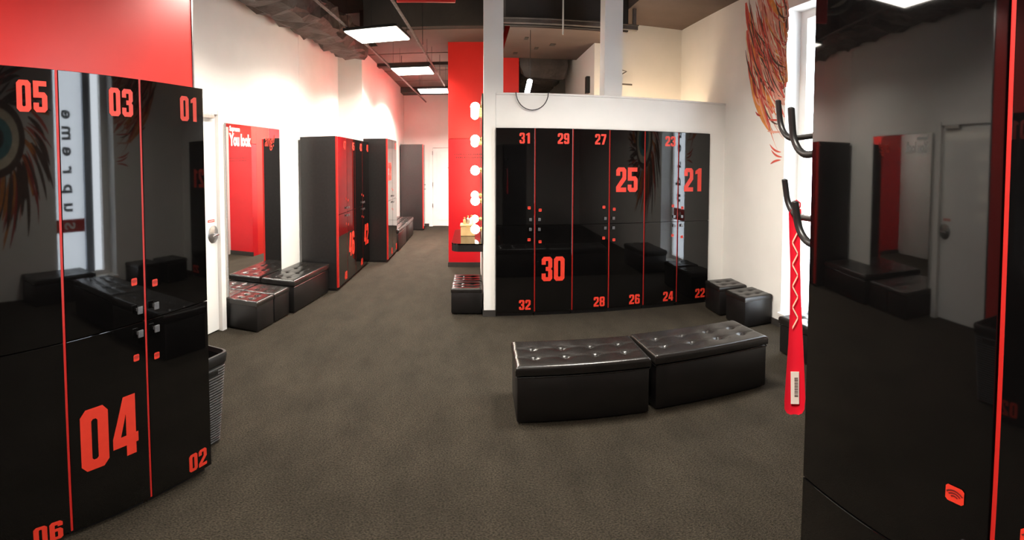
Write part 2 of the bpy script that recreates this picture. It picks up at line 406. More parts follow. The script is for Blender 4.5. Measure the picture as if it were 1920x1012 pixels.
rnum = [('19', '20'), ('17', '18'), ('15', '16'), ('13', '14')]
for i, (hd, ex) in enumerate(rcols):
    locker(.42 if i == 0 else .4, 2.0, None, S(rnum[i][1]), hd, ex, near(.452, .755 - (.42 + .4 * (i - 1) if i else 0)), -PI / 2 + NR, 'lockers of the front right bank', left_strip=.009 if i else 0)
fcols = [('47', '48', S, S, 'R', 'nearest of its row with a thick red edge'), ('45', '46', S, B, 'L', 'second in the row, large lower number'), ('43', '44', S, S, 'R', 'third in the row'), ('41', '42', S, B, 'L', 'last in the row, large lower number')]
for i, (u, l, fu, fl_, hd, ex) in enumerate(fcols):
    locker(.47, 1.99, fu(u), fl_(l), hd, f'tall corridor locker {u} over {l}, {ex}', (-1.92, .885 + .47 * i, 0), PI / 2, 'lockers along the corridor', left_strip=.036 if i == 0 else .016, depth=.49, bigh=.33)
gcols = [('39', '40', B, S, 'R', 'with a red front edge, jutting out past locker 41'), ('37', '38', S, S, 'L', 'next to the far bench')]
for i, (u, l, fu, fl_, hd, ex) in enumerate(gcols):
    locker(.48, 2.05, fu(u), fl_(l), hd, f'tall black corridor locker {ex}', (-1.625, 2.835 + .48 * i, 0), PI / 2, 'lockers further down the corridor', left_strip=.036 if i == 0 else .016, depth=.40, bigh=.3)
locker(.40, 2.1, None, None, 'R', 'single black locker at the far end beside the white corridor door', (-1.44, 6.78, 0), PI / 2, 'lockers further down the corridor', left_strip=.036, depth=.56)

# ------------------------------------------------------------------ ottomans
def tuft_top(lx, ly, ztop, zbot, r, buttons, dep=.016, seams=True):
    def axis(L):
        h = L / 2; e = [0, .15 * r, .45 * r, r]
        n = max(6, int(round((L - 2 * r) / .0125)))
        mid = [-h + r + (L - 2 * r) * i / n for i in range(1, n)]
        return [-h + q for q in e] + mid + [h - q for q in reversed(e)]
    X, Y = axis(lx), axis(ly); nx, ny = len(X), len(Y); vs = []
    ys = sorted(set(b[1] for b in buttons))
    for y in Y:
        for x in X:
            d = min(lx / 2 - abs(x), ly / 2 - abs(y)); z = ztop
            if d < r: z = ztop - r + math.sqrt(max(0, r * r - (r - d) ** 2))
            puff = 0.0
            for bx, by in buttons:
                q = ((x - bx) ** 2 + (y - by) ** 2)
                puff += dep * math.exp(-q / (.021 ** 2)) + .5 * dep * math.exp(-q / (.06 ** 2))
            if seams:
                for by in ys: puff += .005 * math.exp(-((y - by) / .010) ** 2) * (1 if d > r else d / r)
            vs.append((x, y, z - min(puff, dep * 1.5)))
    fs = [(j * nx + i, j * nx + i + 1, (j + 1) * nx + i + 1, (j + 1) * nx + i) for j in range(ny - 1) for i in range(nx - 1)]
    mb = MB().add(vs, fs)
    loop = [i for i in range(nx)] + [j * nx + nx - 1 for j in range(1, ny)] + [(ny - 1) * nx + i for i in range(nx - 2, -1, -1)] + [j * nx for j in range(ny - 2, 0, -1)]
    b0 = len(mb.v)
    for i in loop: mb.v.append((mb.v[i][0], mb.v[i][1], zbot))
    n = len(loop)
    for k in range(n):
        mb.f.append((loop[k], b0 + k, b0 + (k + 1) % n, loop[(k + 1) % n]))
    mb.f.append(tuple(b0 + k for k in range(n - 1, -1, -1)))
    return mb
BTN = MB().ball((0, 0, 0), .0115, 12, 6, .55).mesh('button', 'leather', 'all')
def ottoman(lx, ly, h, nb, label, loc, rz, group, lid=True):
    t = thing('storage_bench' if lid else 'cube_stool', label, 'bench' if lid else 'stool', loc, rz, group)
    nxb, nyb = nb
    sx, sy = (lx * .7 / max(1, nxb - 1), ly * .33) if nxb > 2 else (lx * .36, ly * .36)
    btn = [((i - (nxb - 1) / 2) * sx, (j - (nyb - 1) / 2) * sy) for i in range(nxb) for j in range(nyb)]
    key = ('ot', lx, ly, h, nb)
    if lid:
        zl = h - .062
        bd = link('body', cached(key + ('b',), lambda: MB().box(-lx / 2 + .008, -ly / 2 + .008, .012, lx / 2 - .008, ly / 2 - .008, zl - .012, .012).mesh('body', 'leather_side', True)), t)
        top = link('lid', cached(key + ('t',), lambda: tuft_top(lx, ly, h, zl, .022, btn).mesh('lid', 'leather', True)), t)
        link('piping', cached(key + ('p',), lambda: MB().tube([(-lx / 2 + .01, -ly / 2 + .006, zl - .015), (lx / 2 - .01, -ly / 2 + .006, zl - .015), (lx / 2 - .006, -ly / 2 + .01, zl - .015), (lx / 2 - .006, ly / 2 - .01, zl - .015), (-lx / 2 + .006, ly / 2 - .01, zl - .015), (-lx / 2 + .006, -ly / 2 + .01, zl - .015), (-lx / 2 + .01, -ly / 2 + .006, zl - .015)], .0045, 6).mesh('piping', 'leather', True)), t)
    else:
        zl = h - .05
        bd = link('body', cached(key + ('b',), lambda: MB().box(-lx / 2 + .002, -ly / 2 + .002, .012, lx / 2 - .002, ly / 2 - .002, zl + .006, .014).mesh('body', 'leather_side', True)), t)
        top = link('cushion', cached(key + ('t',), lambda: tuft_top(lx, ly, h, zl, .02, btn, .014).mesh('cushion', 'leather', True)), t)
    for k, (bx, by) in enumerate(btn): link('button', BTN, top, (bx, by, h - .021))
    for ax in (-1, 1):
        for ay in (-1, 1):
            link('foot', cached('foot', lambda: MB().prism([(.016 * math.cos(2 * PI * q / 10), .016 * math.sin(2 * PI * q / 10)) for q in range(10)], 0, .014).mesh('foot', 'black_metal')), t, (ax * (lx / 2 - .05), ay * (ly / 2 - .05), 0))
    return t
ottoman(.815, .46, .415, (4, 2), 'tufted black leatherette storage bench in mid floor, the left and nearer one', (.42, -2.065, 0), -.02, 'benches in the middle of the floor')
ottoman(.85, .46, .415, (4, 2), 'tufted black leatherette storage bench in mid floor, the right one of the pair', (1.275, -2.04, 0), .03, 'benches in the middle of the floor')
ottoman(1.0, .41, .38, (4, 2), 'tufted black storage bench under the wall mirror against locker 47', lw(-2.77, 5.05), PI / 2 + LWR, 'seats below the wall mirror')
ottoman(.335, .37, .32, (2, 2), 'black cube stool nearest the white door, reddish sheen on top', lw(-2.79, 3.995), PI / 2 + LWR, 'seats below the wall mirror', False)
ottoman(.335, .37, .32, (2, 2), 'black cube stool wedged between front stool and mirror bench', lw(-2.79, 4.345), PI / 2 + LWR, 'seats below the wall mirror', False)
ottoman(.33, .33, .30, (2, 2), 'black cube stool in front of the globe-lit vanity, nearer one', (-.305, .245, 0), 0, 'stools at the vanity', False)
ottoman(.33, .33, .30, (2, 2), 'black cube stool under the vanity shelf, farther one', (-.30, .60, 0), 0, 'stools at the vanity', False)
ottoman(.33, .37, .33, (2, 2), 'black cube stool next to locker 22 in the corner', (2.432, -.37, 0), -.05, 'cube stools by the mural wall', False)
ottoman(.33, .37, .33, (2, 2), 'black cube stool between the corner stool and the bright window', (2.438, -.84, 0), .02, 'cube stools by the mural wall', False)
ottoman(.83, .42, .345, (4, 2), 'black storage bench below the bright window behind the red shoehorn', (2.395, -2.13, 0), PI / 2, 'seats below the window')
ottoman(1.10, .40, .42, (4, 2), 'far corridor bench next to locker bank, nearer of two', (-1.80, 4.40, 0), PI / 2, 'benches far down the corridor')
ottoman(1.10, .40, .42, (4, 2), 'far corridor bench toward the white end door, farther of two', (-1.80, 5.53, 0), PI / 2, 'benches far down the corridor')

# ------------------------------------------------------------------ door in the left wall
d = obj('door_1', MB().box(-2.995, 2.88, .012, -2.972, 3.725, 2.125, .003), 'white_gloss', loc=LWL, rz=LWR); d['kind'] = 'structure'
obj('door_frame', MB().box(-3.0, 2.80, 0, -2.955, 2.878, 2.20).box(-3.0, 3.728, 0, -2.935, 3.80, 2.165).box(-3.0, 2.878, 2.128, -2.945, 3.728, 2.165), 'white_frame', d)
ro = MB()
ro.add([(-2.9705, 3.655 + .085 * math.cos(2 * PI * k / 28), .985 + .085 * math.sin(2 * PI * k / 28)) for k in range(28)] + [(-2.966, 3.655 + .078 * math.cos(2 * PI * k / 28), .985 + .078 * math.sin(2 * PI * k / 28)) for k in range(28)],
       [(k, (k + 1) % 28, (k + 1) % 28 + 28, k + 28) for k in range(28)] + [tuple(range(28, 56))])
obj('push_plate', ro, 'steel', d, smooth=True)
obj('handle', MB().tube([(-2.966, 3.675, .985), (-2.925, 3.675, .985), (-2.918, 3.665, .985), (-2.918, 3.59, .983)], .009, 10), 'steel', d, smooth=True)
obj('door_sign', MB().box(-2.972, 3.575, 1.105, -2.970, 3.68, 1.128), 'red_print', d)
obj('sign_stripe', MB().box(-2.970, 3.585, 1.1135, -2.9695, 3.67, 1.119), 'white_print', d)
obj('door_closer', MB().box(-2.972, 3.45, 2.085, -2.93, 3.66, 2.122, .004), 'steel', d)

# end door of the corridor
d = obj('door_2', MB().box(-1.27, 7.585, .015, -.45, 7.612, 2.03, .003), 'white_frame'); d['kind'] = 'structure'
obj('door_frame', MB().box(-1.37, 7.575, 0, -1.28, 7.62, 2.11).box(-1.28, 7.575, 2.04, -.45, 7.62, 2.11), 'white_gloss', d)
obj('door_panel', MB().box(-1.17, 7.578, .16, -.6, 7.586, 1.94, .004), 'white_frame', d)
obj('peephole', MB().tube([(-.88, 7.577, 1.52), (-.88, 7.57, 1.52)], .015, 10), 'steel', d)
for z in (.5, 1.05, 1.85): obj('hinge', MB().tube([(-1.278, 7.572, z), (-1.278, 7.572, z + .1)], .011, 8), 'steel', d)

# ------------------------------------------------------------------ wall mirror with lettering
mr = thing('wall_mirror', 'tall wall mirror with white and red lettering beside the white door', 'mirror', lw(-2.970, 3.895), -.066)
obj('mirror_glass', MB().box(0, .005, .05, .006, 1.18, 2.055), 'mirror', mr)
obj('mirror_edge', MB().box(-.012, -.001, .044, .0045, .005, 2.061).box(-.014, 1.18, .044, .0045, 1.186, 2.061).box(-.014, .005, 2.055, .0045, 1.18, 2.061).box(-.014, .005, .044, .0045, 1.18, .05), 'steel', mr)
obj('backing_wedge', MB().prism([(-.001, .01), (-.001, 1.175), (-.002, 1.175), (-.026, .01)], .06, 2.05), 'white_frame', mr)
def on_mirror(me, y, z):
    o = link('lettering', me, mr); o.matrix_local = Matrix(((0, 0, 1, .0075), (1, 0, 0, y), (0, 1, 0, z), (0, 0, 0, 1)))
on_mirror(text_mesh('Supreme', .07, 'white_print', .0035, .78), .068, 1.985)
on_mirror(text_mesh('You look', .165, 'white_print', .0085, .70, spacing=.95), .068, 1.842)
on_mirror(text_mesh('ang!', .20, 'red_print', .002, .72, shear=.35), .80, 1.85)

# ------------------------------------------------------------------ vanity: lit mirror, shelf, things on it
vm = thing('vanity_mirror', 'mirror edged with glowing globe bulbs beside the white post', 'mirror', (-.127, 0, 0))
obj('mirror_glass', MB().box(-.012, .14, .82, 0, 1.36, 2.33), 'mirror', vm)
obj('frame', MB().box(-.016, .10, .78, 0, .14, 2.37).box(-.016, 1.36, .78, 0, 1.40, 2.37).box(-.016, .14, 2.33, 0, 1.36, 2.37).box(-.016, .14, .78, 0, 1.36, .82), 'black_metal', vm)
bulbs = [(.25, z) for z in (2.246, 1.89, 1.555, 1.228, .918)] + [(1.25, z) for z in (2.246, 1.89, 1.555, 1.228, .918)] + [(.5, 2.246), (.75, 2.246), (1.0, 2.246)]
SOCK = MB().tube([(-.012, 0, 0), (-.022, 0, 0), (-.024, 0, 0), (-.04, 0, 0)], [.026, .026, .017, .017], 12).mesh('socket', 'brass', True)
GLOBE = MB().ball((-.085, 0, 0), .050, 20, 12).mesh('globe_bulb', 'bulb_lit', 'all')
for y, z in bulbs:
    link('socket', SOCK, vm, (0, y, z)); link('globe_bulb', GLOBE, vm, (0, y, z))
    la = bpy.data.lights.new('globe_light', 'POINT'); la.energy = BULB_W; la.color = (1, .82, .56); la.shadow_soft_size = .05
    lo = bpy.data.objects.new('globe_light', la); COL.objects.link(lo); lo.parent = vm; lo.location = (-.15, y, z)
sh = thing('vanity_shelf', 'black wall shelf with rounded corner under the globe-lit mirror', 'shelf', (-.127, 0, 0))
def rr_shelf(x, y0, y1, r):
    pts = [(0, y0), (0, y1)]
    pts += [(-x + r - r * math.sin(a), y1 - r + r * math.cos(a)) for a in [PI / 2 * i / 8 for i in range(9)]]
    pts += [(-x + r - r * math.cos(a), y0 + r - r * math.sin(a)) for a in [PI / 2 * i / 8 for i in range(9)]]
    return pts
obj('shelf_edge', MB().prism(rr_shelf(.345, .27, 1.45, .10), .665, .742), 'carcass', sh, smooth=True)
obj('shelf_top', MB().prism(rr_shelf(.347, .268, 1.452, .10), .742, .756), 'gloss_black', sh, smooth=True)
bx = thing('vanity_box', 'pale gold cosmetics box on the vanity shelf', 'box', (-.30, .93, .756))
obj('box_body', MB().box(-.085, -.10, 0, .085, .10, .115, .006), 'gold_wood', bx)
obj('box_lid', MB().box(-.092, -.107, .117, .092, .107, .138, .005), 'gold_wood', bx)
obj('clasp', MB().box(-.012, -.112, .10, .012, -.106, .13), 'brass', bx)
for k, (x, y, hgt, r, mt, lb) in enumerate([(-.34, .90, .085, .018, 'gold_wood', 'small amber bottle on the gold box, left'), (-.30, .94, .10, .02, 'steel', 'silver bottle on the gold box, middle'), (-.255, .91, .11, .022, 'white_gloss', 'white bottle on the gold box, nearest the mirror')]):
    bt = thing('toiletry_bottle', lb, 'bottle', (x, y, .894), 0, 'bottles on the vanity box')
    obj('bottle_body', MB().tube([(0, 0, 0), (0, 0, .004), (0, 0, hgt * .62), (0, 0, hgt * .72), (0, 0, hgt * .8)], [r * .9, r, r, r * .5, r * .42], 14), mt, bt, smooth=True)
    obj('bottle_cap', MB().tube([(0, 0, hgt * .8), (0, 0, hgt)], r * .55, 14), 'brass', bt, smooth=True)
# faint small print on the red wall: two unreadable lines
pr_ = thing('wall_print', 'two lines of tiny dark print on the red wall', 'lettering', (0, 2.586, 0))
for row, (z, a, b) in enumerate(((1.765, -.53, -.02), (1.715, -.50, 0.0))):
    x = a; mbp = MB()
    while x < b:
        l = random.uniform(.008, .02); hh = random.uniform(.012, .022)
        mbp.add([(x, 0, z), (x + l, 0, z), (x + l, 0, z + hh), (x, 0, z + hh)], [(0, 1, 2, 3)]); x += l + random.uniform(.008, .02)
    obj('print_line', mbp, 'tag_mark', pr_)

# ------------------------------------------------------------------ window with film banner
wn = MB()
fx = SX + .17
wn.box(fx, WY0, WZ0, fx + .06, WY0 + .06, WZ1).box(fx, WY1 - .10, WZ0, fx + .06, WY1, WZ1).box(fx, WY0 + .06, WZ0, fx + .06, WY1 - .10, WZ0 + .06).box(fx, WY0 + .06, WZ1 - .09, fx + .06, WY1 - .10, WZ1)
wo = obj('window_1', wn, 'white_frame'); wo['kind'] = 'structure'
obj('window_pane', MB().box(fx + .028, WY0 + .06, WZ0 + .06, fx + .034, WY1 - .10, WZ1 - .09), 'pane', wo)
obj('window_mullion', MB().box(fx - .005, -1.52, WZ0 + .06, fx + .065, -1.40, WZ1 - .09), 'frame_blue', wo)
obj('window_sill', MB().box(SX - .03, WY0 - .02, WZ0 - .03, fx, WY1 + .02, WZ0 + .002, .004), 'white_frame', wo)
bn = thing('window_banner', 'white film strip with vertical grey lettering in the window', 'banner', (fx + .015, 0, 0))
obj('film', MB().add([(0, -1.955, WZ0 + .07), (0, -1.955, WZ1 - .10), (0, -1.53, WZ1 - .10), (0, -1.53, WZ0 + .07)], [(0, 1, 2, 3)]), 'banner', bn)
def on_film(me, y, z, dx=-.002):
    o = link('lettering', me, bn); o.matrix_local = Matrix(((0, 0, -1, dx), (0, 1, 0, y), (1, 0, 0, z), (0, 0, 0, 1)))
for k, ch in enumerate('upreme'):
    on_film(text_mesh(ch, .26, 'grey_print', .008, 1.0, align='CENTER'), -1.83, 1.13 + .25 * k)
obj('red_square', MB().box(-.002, -1.955, .79, -.0005, -1.53, .97), 'red_print', bn)
on_film(text_mesh('S', .22, 'white_print', .006, 1.0, align='CENTER'), -1.83, .88, -.004)
po = bpy.data.lights.new('window_portal', 'AREA'); po.shape = 'RECTANGLE'; po.size = WZ1 - WZ0; po.size_y = WY1 - WY0
po.cycles.is_portal = True
poo = bpy.data.objects.new('window_portal', po); COL.objects.link(poo); poo.location = (SX + .29, (WY0 + WY1) / 2, (WZ0 + WZ1) / 2); poo.rotation_euler = (0, PI / 2, 0)

# ------------------------------------------------------------------ mural: painted feathers left of the window, an eye with fur right of it
mu = thing('wall_mural', 'painted mural of red and orange feathers around the window', 'mural', (SX, 0, 0))
layers = {}
def stroke(p0, p1, p2, wdt, colr, lift):
    mb = MB(); n = 8; vs = []
    for i in range(n + 1):
        t = i / n
        x = (1 - t) ** 2 * p0[0] + 2 * t * (1 - t) * p1[0] + t * t * p2[0]
        z = (1 - t) ** 2 * p0[1] + 2 * t * (1 - t) * p1[1] + t * t * p2[1]
        dx = 2 * (1 - t) * (p1[0] - p0[0]) + 2 * t * (p2[0] - p1[0]); dz = 2 * (1 - t) * (p1[1] - p0[1]) + 2 * t * (p2[1] - p1[1])
        L_ = math.hypot(dx, dz) or 1; ww = wdt * math.sin(PI * min(.999, (t * .93 + .05))) ** .7
        for s in (-1, 1): vs.append((-lift, x - s * dz / L_ * ww / 2, z + s * dx / L_ * ww / 2))
    mb.add(vs, [(2 * i, 2 * i + 1, 2 * i + 3, 2 * i + 2) for i in range(n)])
    obj('brush_stroke', mb, colr, mu)
rnd = random.Random(3)
lift = .0012
cyc = ['mural_pink', 'mural_red', 'mural_pink', 'mural_red', 'mural_orange', 'mural_dark', 'mural_crimson', 'mural_crimson', 'mural_cream', 'mural_dark']
for k in range(200):                                 # strokes sweep down and toward the window edge
    q = rnd.random()
    y0_ = -.40 - .72 * q + rnd.uniform(-.05, .05); z0_ = 3.58 - rnd.uniform(0, 1.15) * (0.35 + .65 * (1 - abs(q - .5)))
    ln = rnd.uniform(.3, .75)
    y1_ = y0_ - .06 - .04 * rnd.random(); z1_ = z0_ - ln * .7
    y2_ = y0_ - rnd.uniform(.2, .5); z2_ = z0_ - ln - rnd.uniform(0, .15)
    if y2_ < WY1 + .01: f = (WY1 + .01 - y0_) / (y2_ - y0_) if y2_ != y0_ else 1; y2_ = WY1 + .01; z2_ = z0_ + (z2_ - z0_) * max(.4, f)
    if y0_ < WY1 + .02: continue
    y1_ = max(y1_, WY1 + .012)
    lift += .00001
    early = k < 65
    stroke((y0_, z0_), (y1_, z1_), (y2_, z2_), rnd.uniform(.06, .12) if early else rnd.uniform(.008, .03), rnd.choice(cyc[:5]) if early else rnd.choice(cyc), lift)
for y0_, z0_, y2_, z2_, c in ((-.53, 2.62, -.68, 2.36, 'mural_crimson'), (-.60, 2.40, -.72, 2.28, 'mural_pink'), (-.62, 2.22, -.72, 2.17, 'mural_crimson'), (-.78, 2.28, -1.05, 2.06, 'mural_dark'), (-.85, 2.00, -1.10, 1.98, 'mural_pink'),
                           (-.90, 1.86, -1.10, 1.78, 'mural_red'), (-.93, 1.80, -1.12, 1.73, 'mural_red'), (-.86, 2.12, -1.12, 2.10, 'mural_red'), (-.92, 1.66, -1.10, 1.70, 'mural_red')):
    lift += .00002
    stroke((y0_, z0_), ((y0_ * .6 + y2_ * .4), z2_), (y2_, z2_), .022, c, lift)
# fur and eye on the far side of the window (seen mirrored in the lockers)
ec, ez = -2.85, 2.05
for k in range(190):
    a = rnd.uniform(0, 2 * PI); r0 = rnd.uniform(.34, .62); r1 = r0 + rnd.uniform(.18, .42)
    p0 = (ec + r0 * math.cos(a), ez + r0 * 1.25 * math.sin(a)); p2 = (ec + r1 * math.cos(a - .35), ez + r1 * 1.3 * math.sin(a - .35) - .12)
    if p2[0] > WY0 - .02 or p0[0] > WY0 - .02: continue
    p1 = ((p0[0] + p2[0]) / 2 + .04, (p0[1] + p2[1]) / 2 + .05)
    lift += .00001
    stroke(p0, p1, p2, rnd.uniform(.015, .07), rnd.choice(['mural_dark', 'mural_crimson', 'mural_dark', 'mural_red', 'mural_dark', 'mural_orange']), lift)
def disc(y, z, ry, rz_, c):
    global lift
    lift += .0004
    mb = MB(); n = 28
    mb.add([(-lift, y + ry * math.cos(2 * PI * k / n), z + rz_ * math.sin(2 * PI * k / n)) for k in range(n)], [tuple(range(n - 1, -1, -1))])
    obj('painted_eye_ring', mb, c, mu)
disc(ec, ez, .42, .5, 'mural_dark'); disc(ec, ez, .34, .40, 'mural_cream'); disc(ec, ez, .25, .28, 'mural_teal')
M['mural_black_iris'] = M['base']
disc(ec, ez, .14, .16, 'mural_black_iris')

# ------------------------------------------------------------------ laundry basket
def rrect(hx, hy, r, z, n=5):
    pts = []
    for cx, cy, a0 in ((hx - r, hy - r, 0), (-hx + r, hy - r, 90), (-hx + r, -hy + r, 180), (hx - r, -hy + r, 270)):
        for i in range(n + 1):
            a = math.radians(a0 + 90 * i / n); pts.append((cx + r * math.cos(a), cy + r * math.sin(a), z))
    return pts
def loft(rings, closed_bottom=False, closed_top=False):
    n = len(rings[0]); mb = MB(); vs = [p for r in rings for p in r]
    fs = [(i * n + k, i * n + (k + 1) % n, (i + 1) * n + (k + 1) % n, (i + 1) * n + k) for i in range(len(rings) - 1) for k in range(n)]
    if closed_bottom: fs.append(tuple(range(n - 1, -1, -1)))
    if closed_top: fs.append(tuple((len(rings) - 1) * n + k for k in range(n)))
    return mb.add(vs, fs)
bk = thing('laundry_basket', 'dark grey ribbed plastic basket beside locker 01', 'basket', near(-1.765, 1.935), NR)
rings = []
H_ = .60; nrow = 30
for i in range(nrow):
    for q, off in ((0, 0), (.3, .0045), (.7, .0045)):
        z = .01 + (H_ - .07) * (i + q) / nrow; s = .80 + .20 * z / H_
        rings.append(rrect(.165 * s + off, .135 * s + off, .04, z))
obj('basket_body', loft(rings, True), 'wicker', bk, smooth=True)
obj('rim', loft([rrect(.163, .134, .042, .535), rrect(.172, .142, .045, .545), rrect(.176, .146, .045, .59), rrect(.172, .142, .045, .602), rrect(.160, .131, .04, .602), rrect(.155, .126, .04, .56)]), 'black_metal', bk, smooth=True)
obj('bin_liner', loft([rrect(.153, .124, .038, .575), rrect(.140, .112, .035, .42), rrect(.09, .07, .03, .38)], False, True), 'bin_liner', bk, smooth=True)
obj('handle_slot', MB().box(-.055, -.140, .485, .055, -.126, .515, .003), 'bin_liner', bk)
obj('handle_slot', MB().box(.150, -.05, .485, .168, .05, .515, .003), 'bin_liner', bk)

# ------------------------------------------------------------------ coat hooks on the end of the right bank, red shoehorn
def hook(x, z, L, tip, rad, label):
    t = thing('coat_hook', label, 'hook', near(x, .755, z), NR, 'coat hooks on the end of the right locker bank')
    path = [(0, .004, 0)] + [(0, (L - .055) * q, -.004 * q) for q in (.4, .8, 1)]
    for i in range(1, 9):
        a = PI / 2 * i / 8
        path.append((-.008 * i / 8, L - .055 + .05 * math.sin(a), -.004 + .05 * (1 - math.cos(a))))
    path.append((-.012, L - .004, tip))
    obj('rod', MB().tube(path, rad, 12), 'black_metal', t, smooth=True)
    obj('wall_plate', MB().tube([(0, .0005, 0), (0, .006, 0)], .016, 16), 'black_metal', t, smooth=True)
    obj('rod_tip', MB().ball((-.012, L - .004, tip), rad, 12, 8, .5), 'black_metal', t, smooth='all')
hook(.512, 1.700, .235, .082, .0068, 'thin upper coat hook reaching farthest left over the mural')
hook(.486, 1.662, .125, .090, .0075, 'thick upper coat hook in front of the window')
hook(.512, 1.532, .195, .072, .0068, 'lower coat hook carrying the red shoehorn')
hook(.478, 1.492, .085, .072, .0075, 'lowest coat hook close to the locker edge')
sh = thing('shoehorn', 'long red shoehorn with cream zigzag line hanging from a hook', 'shoehorn', near(.5165, .915, 1.30), NR)
prof = [(.243, .010, .004), (.236, .0135, .001), (.20, .0120, 0), (.12, .0105, .001), (.02, .0125, .002), (-.06, .0160, .002), (-.14, .0200, .001), (-.20, .0225, 0), (-.228, .0215, -.001), (-.240, .0165, -.001), (-.246, .0085, -.001)]
mb = MB(); nseg = 8; vs = []
for side in (0, 1):
    for z, hw, cx in prof:
        for i in range(nseg + 1):
            u = -1 + 2 * i / nseg
            depth = .35 * hw * (u * u) * (1 if z < .1 else .5)
            vs.append((cx + hw * u, -depth + (.0032 if side else 0), z))
n1 = nseg + 1; np_ = len(prof); off = n1 * np_
fs = []
for r_ in range(np_ - 1):
    for i in range(nseg):
        a = r_ * n1 + i
        fs.append((a, a + 1, a + n1 + 1, a + n1)); fs.append((off + a, off + a + n1, off + a + n1 + 1, off + a + 1))
edge = [i for i in range(n1)] + [r_ * n1 + nseg for r_ in range(1, np_)] + [(np_ - 1) * n1 + i for i in range(nseg - 1, -1, -1)] + [r_ * n1 for r_ in range(np_ - 2, 0, -1)]
for k in range(len(edge)):
    a, b = edge[k], edge[(k + 1) % len(edge)]; fs.append((b, a, off + a, off + b))
mb.add(vs, fs)
obj('blade', mb, 'horn', sh, smooth=True)
obj('hanging_loop', MB().tube([(.004, .002, .238), (-.004, .004, .248), (-.004, .004, .256), (.004, .002, .262), (.012, .002, .256), (.012, .002, .248), (.004, .002, .238)], .0016, 6), 'horn', sh, smooth=True)
zz = MB(); pts = [((-.006 if k % 2 else .006) + .001, .195 - .0242 * k) for k in range(10)]
for (xa, za), (xb, zb_) in zip(pts, pts[1:]):
    zz.add([(xa, -.0045, za + .0032), (xa, -.0045, za - .0032), (xb, -.0045, zb_ - .0032), (xb, -.0045, zb_ + .0032)], [(0, 1, 2, 3)])
obj('zigzag', zz, 'horn_line', sh)
obj('price_label', MB().box(-.009, -.0052, -.215, .009, -.0042, -.13), 'label', sh)
bc = MB(); z = -.145
while z > -.195:
    hgt = rnd.choice((.0008, .0014, .002)); bc.add([(-.001, -.0056, z), (.007, -.0056, z), (.007, -.0056, z - hgt), (-.001, -.0056, z - hgt)], [(3, 2, 1, 0)]); z -= hgt + rnd.choice((.001, .0018))
obj('barcode', bc, 'dark_print', sh)
sh.rotation_euler = (0, math.radians(-1.5), NR - .55)

# ------------------------------------------------------------------ ceiling fittings
def panel(x, y, rz, label, wt=PANEL_W):
    t = thing('ceiling_panel_light', label, 'ceiling light', (x, y, 3.1), rz, 'square ceiling panel lights')
    obj('housing', MB().box(-.30, -.30, .012, .30, .30, .045, .004), 'black_metal', t)
    obj('diffuser', MB().box(-.285, -.285, 0, .285, .285, .011), 'panel_lit', t)
    for sx in (-1, 1):
        for sy in (-1, 1): obj('hanger_wire', MB().tube([(sx * .26, sy * .26, .045), (sx * .26, sy * .26, .46 if y > 1.9 else 1.1)], .002, 5), 'black_metal', t)
    la = bpy.data.lights.new('panel_light', 'AREA'); la.shape = 'SQUARE'; la.size = .57; la.energy = wt; la.color = (1, .935, .83); la.spread = math.radians(150)
    lo = bpy.data.objects.new('panel_light', la); COL.objects.link(lo); lo.parent = t; lo.location = (0, 0, -.004)
panel(-1.28, .36, -.12, 'glowing square ceiling panel nearest, in front of the dark beam')
panel(-1.17, 2.64, -.05, 'glowing square ceiling panel, middle one over the corridor', 130)
panel(-1.03, 4.85, .0, 'glowing square ceiling panel, farthest over the corridor', 300)
panel(-1.40, -1.90, -.14, 'square ceiling panel light above the white door, seen only mirrored')
panel(.95, -1.95, -.05, 'added fill panel light above the mid-floor benches, unseen', 86)  # unseen panel, added to brighten the partition header and right wall
panel(-.55, -4.75, -.14, 'added fill panel light above the camera, unseen')  # added overhead out of view, lifts the left red wall
for k, (xa, xb, lb) in enumerate(((-1.62, -1.40, 'dark steel rail left of the ceiling panels'), (-.98, -.72, 'dark steel rail right of the ceiling panels'))):
    t = thing('ceiling_rail', lb, 'rail', (0, 0, 0), 0, 'rails along the ceiling panels')
    obj('channel', MB().tube([(xa - .04, -3.0, 3.17), (xb, 7.1, 3.17)], .017, 6), 'insul', t)
    for y in (-1.0, 1.2, 3.5, 6.0):
        x = xa + (xb - xa) * (y + 3) / 10
        obj('rail_hanger', MB().tube([(x, y, 3.18), (x, y, 3.56 if y > 1.8 else ZC)], .004, 6), 'black_metal', t)
bl = bpy.data.lights.new('back_room_fill', 'POINT'); bl.energy = 45; bl.color = (1, .73, .46); bl.shadow_soft_size = .12  # warm fill without a fitting, added to brighten the wall behind the partition
blo = bpy.data.objects.new('back_room_fill', bl); COL.objects.link(blo); blo.location = (1.75, .82, 1.75)
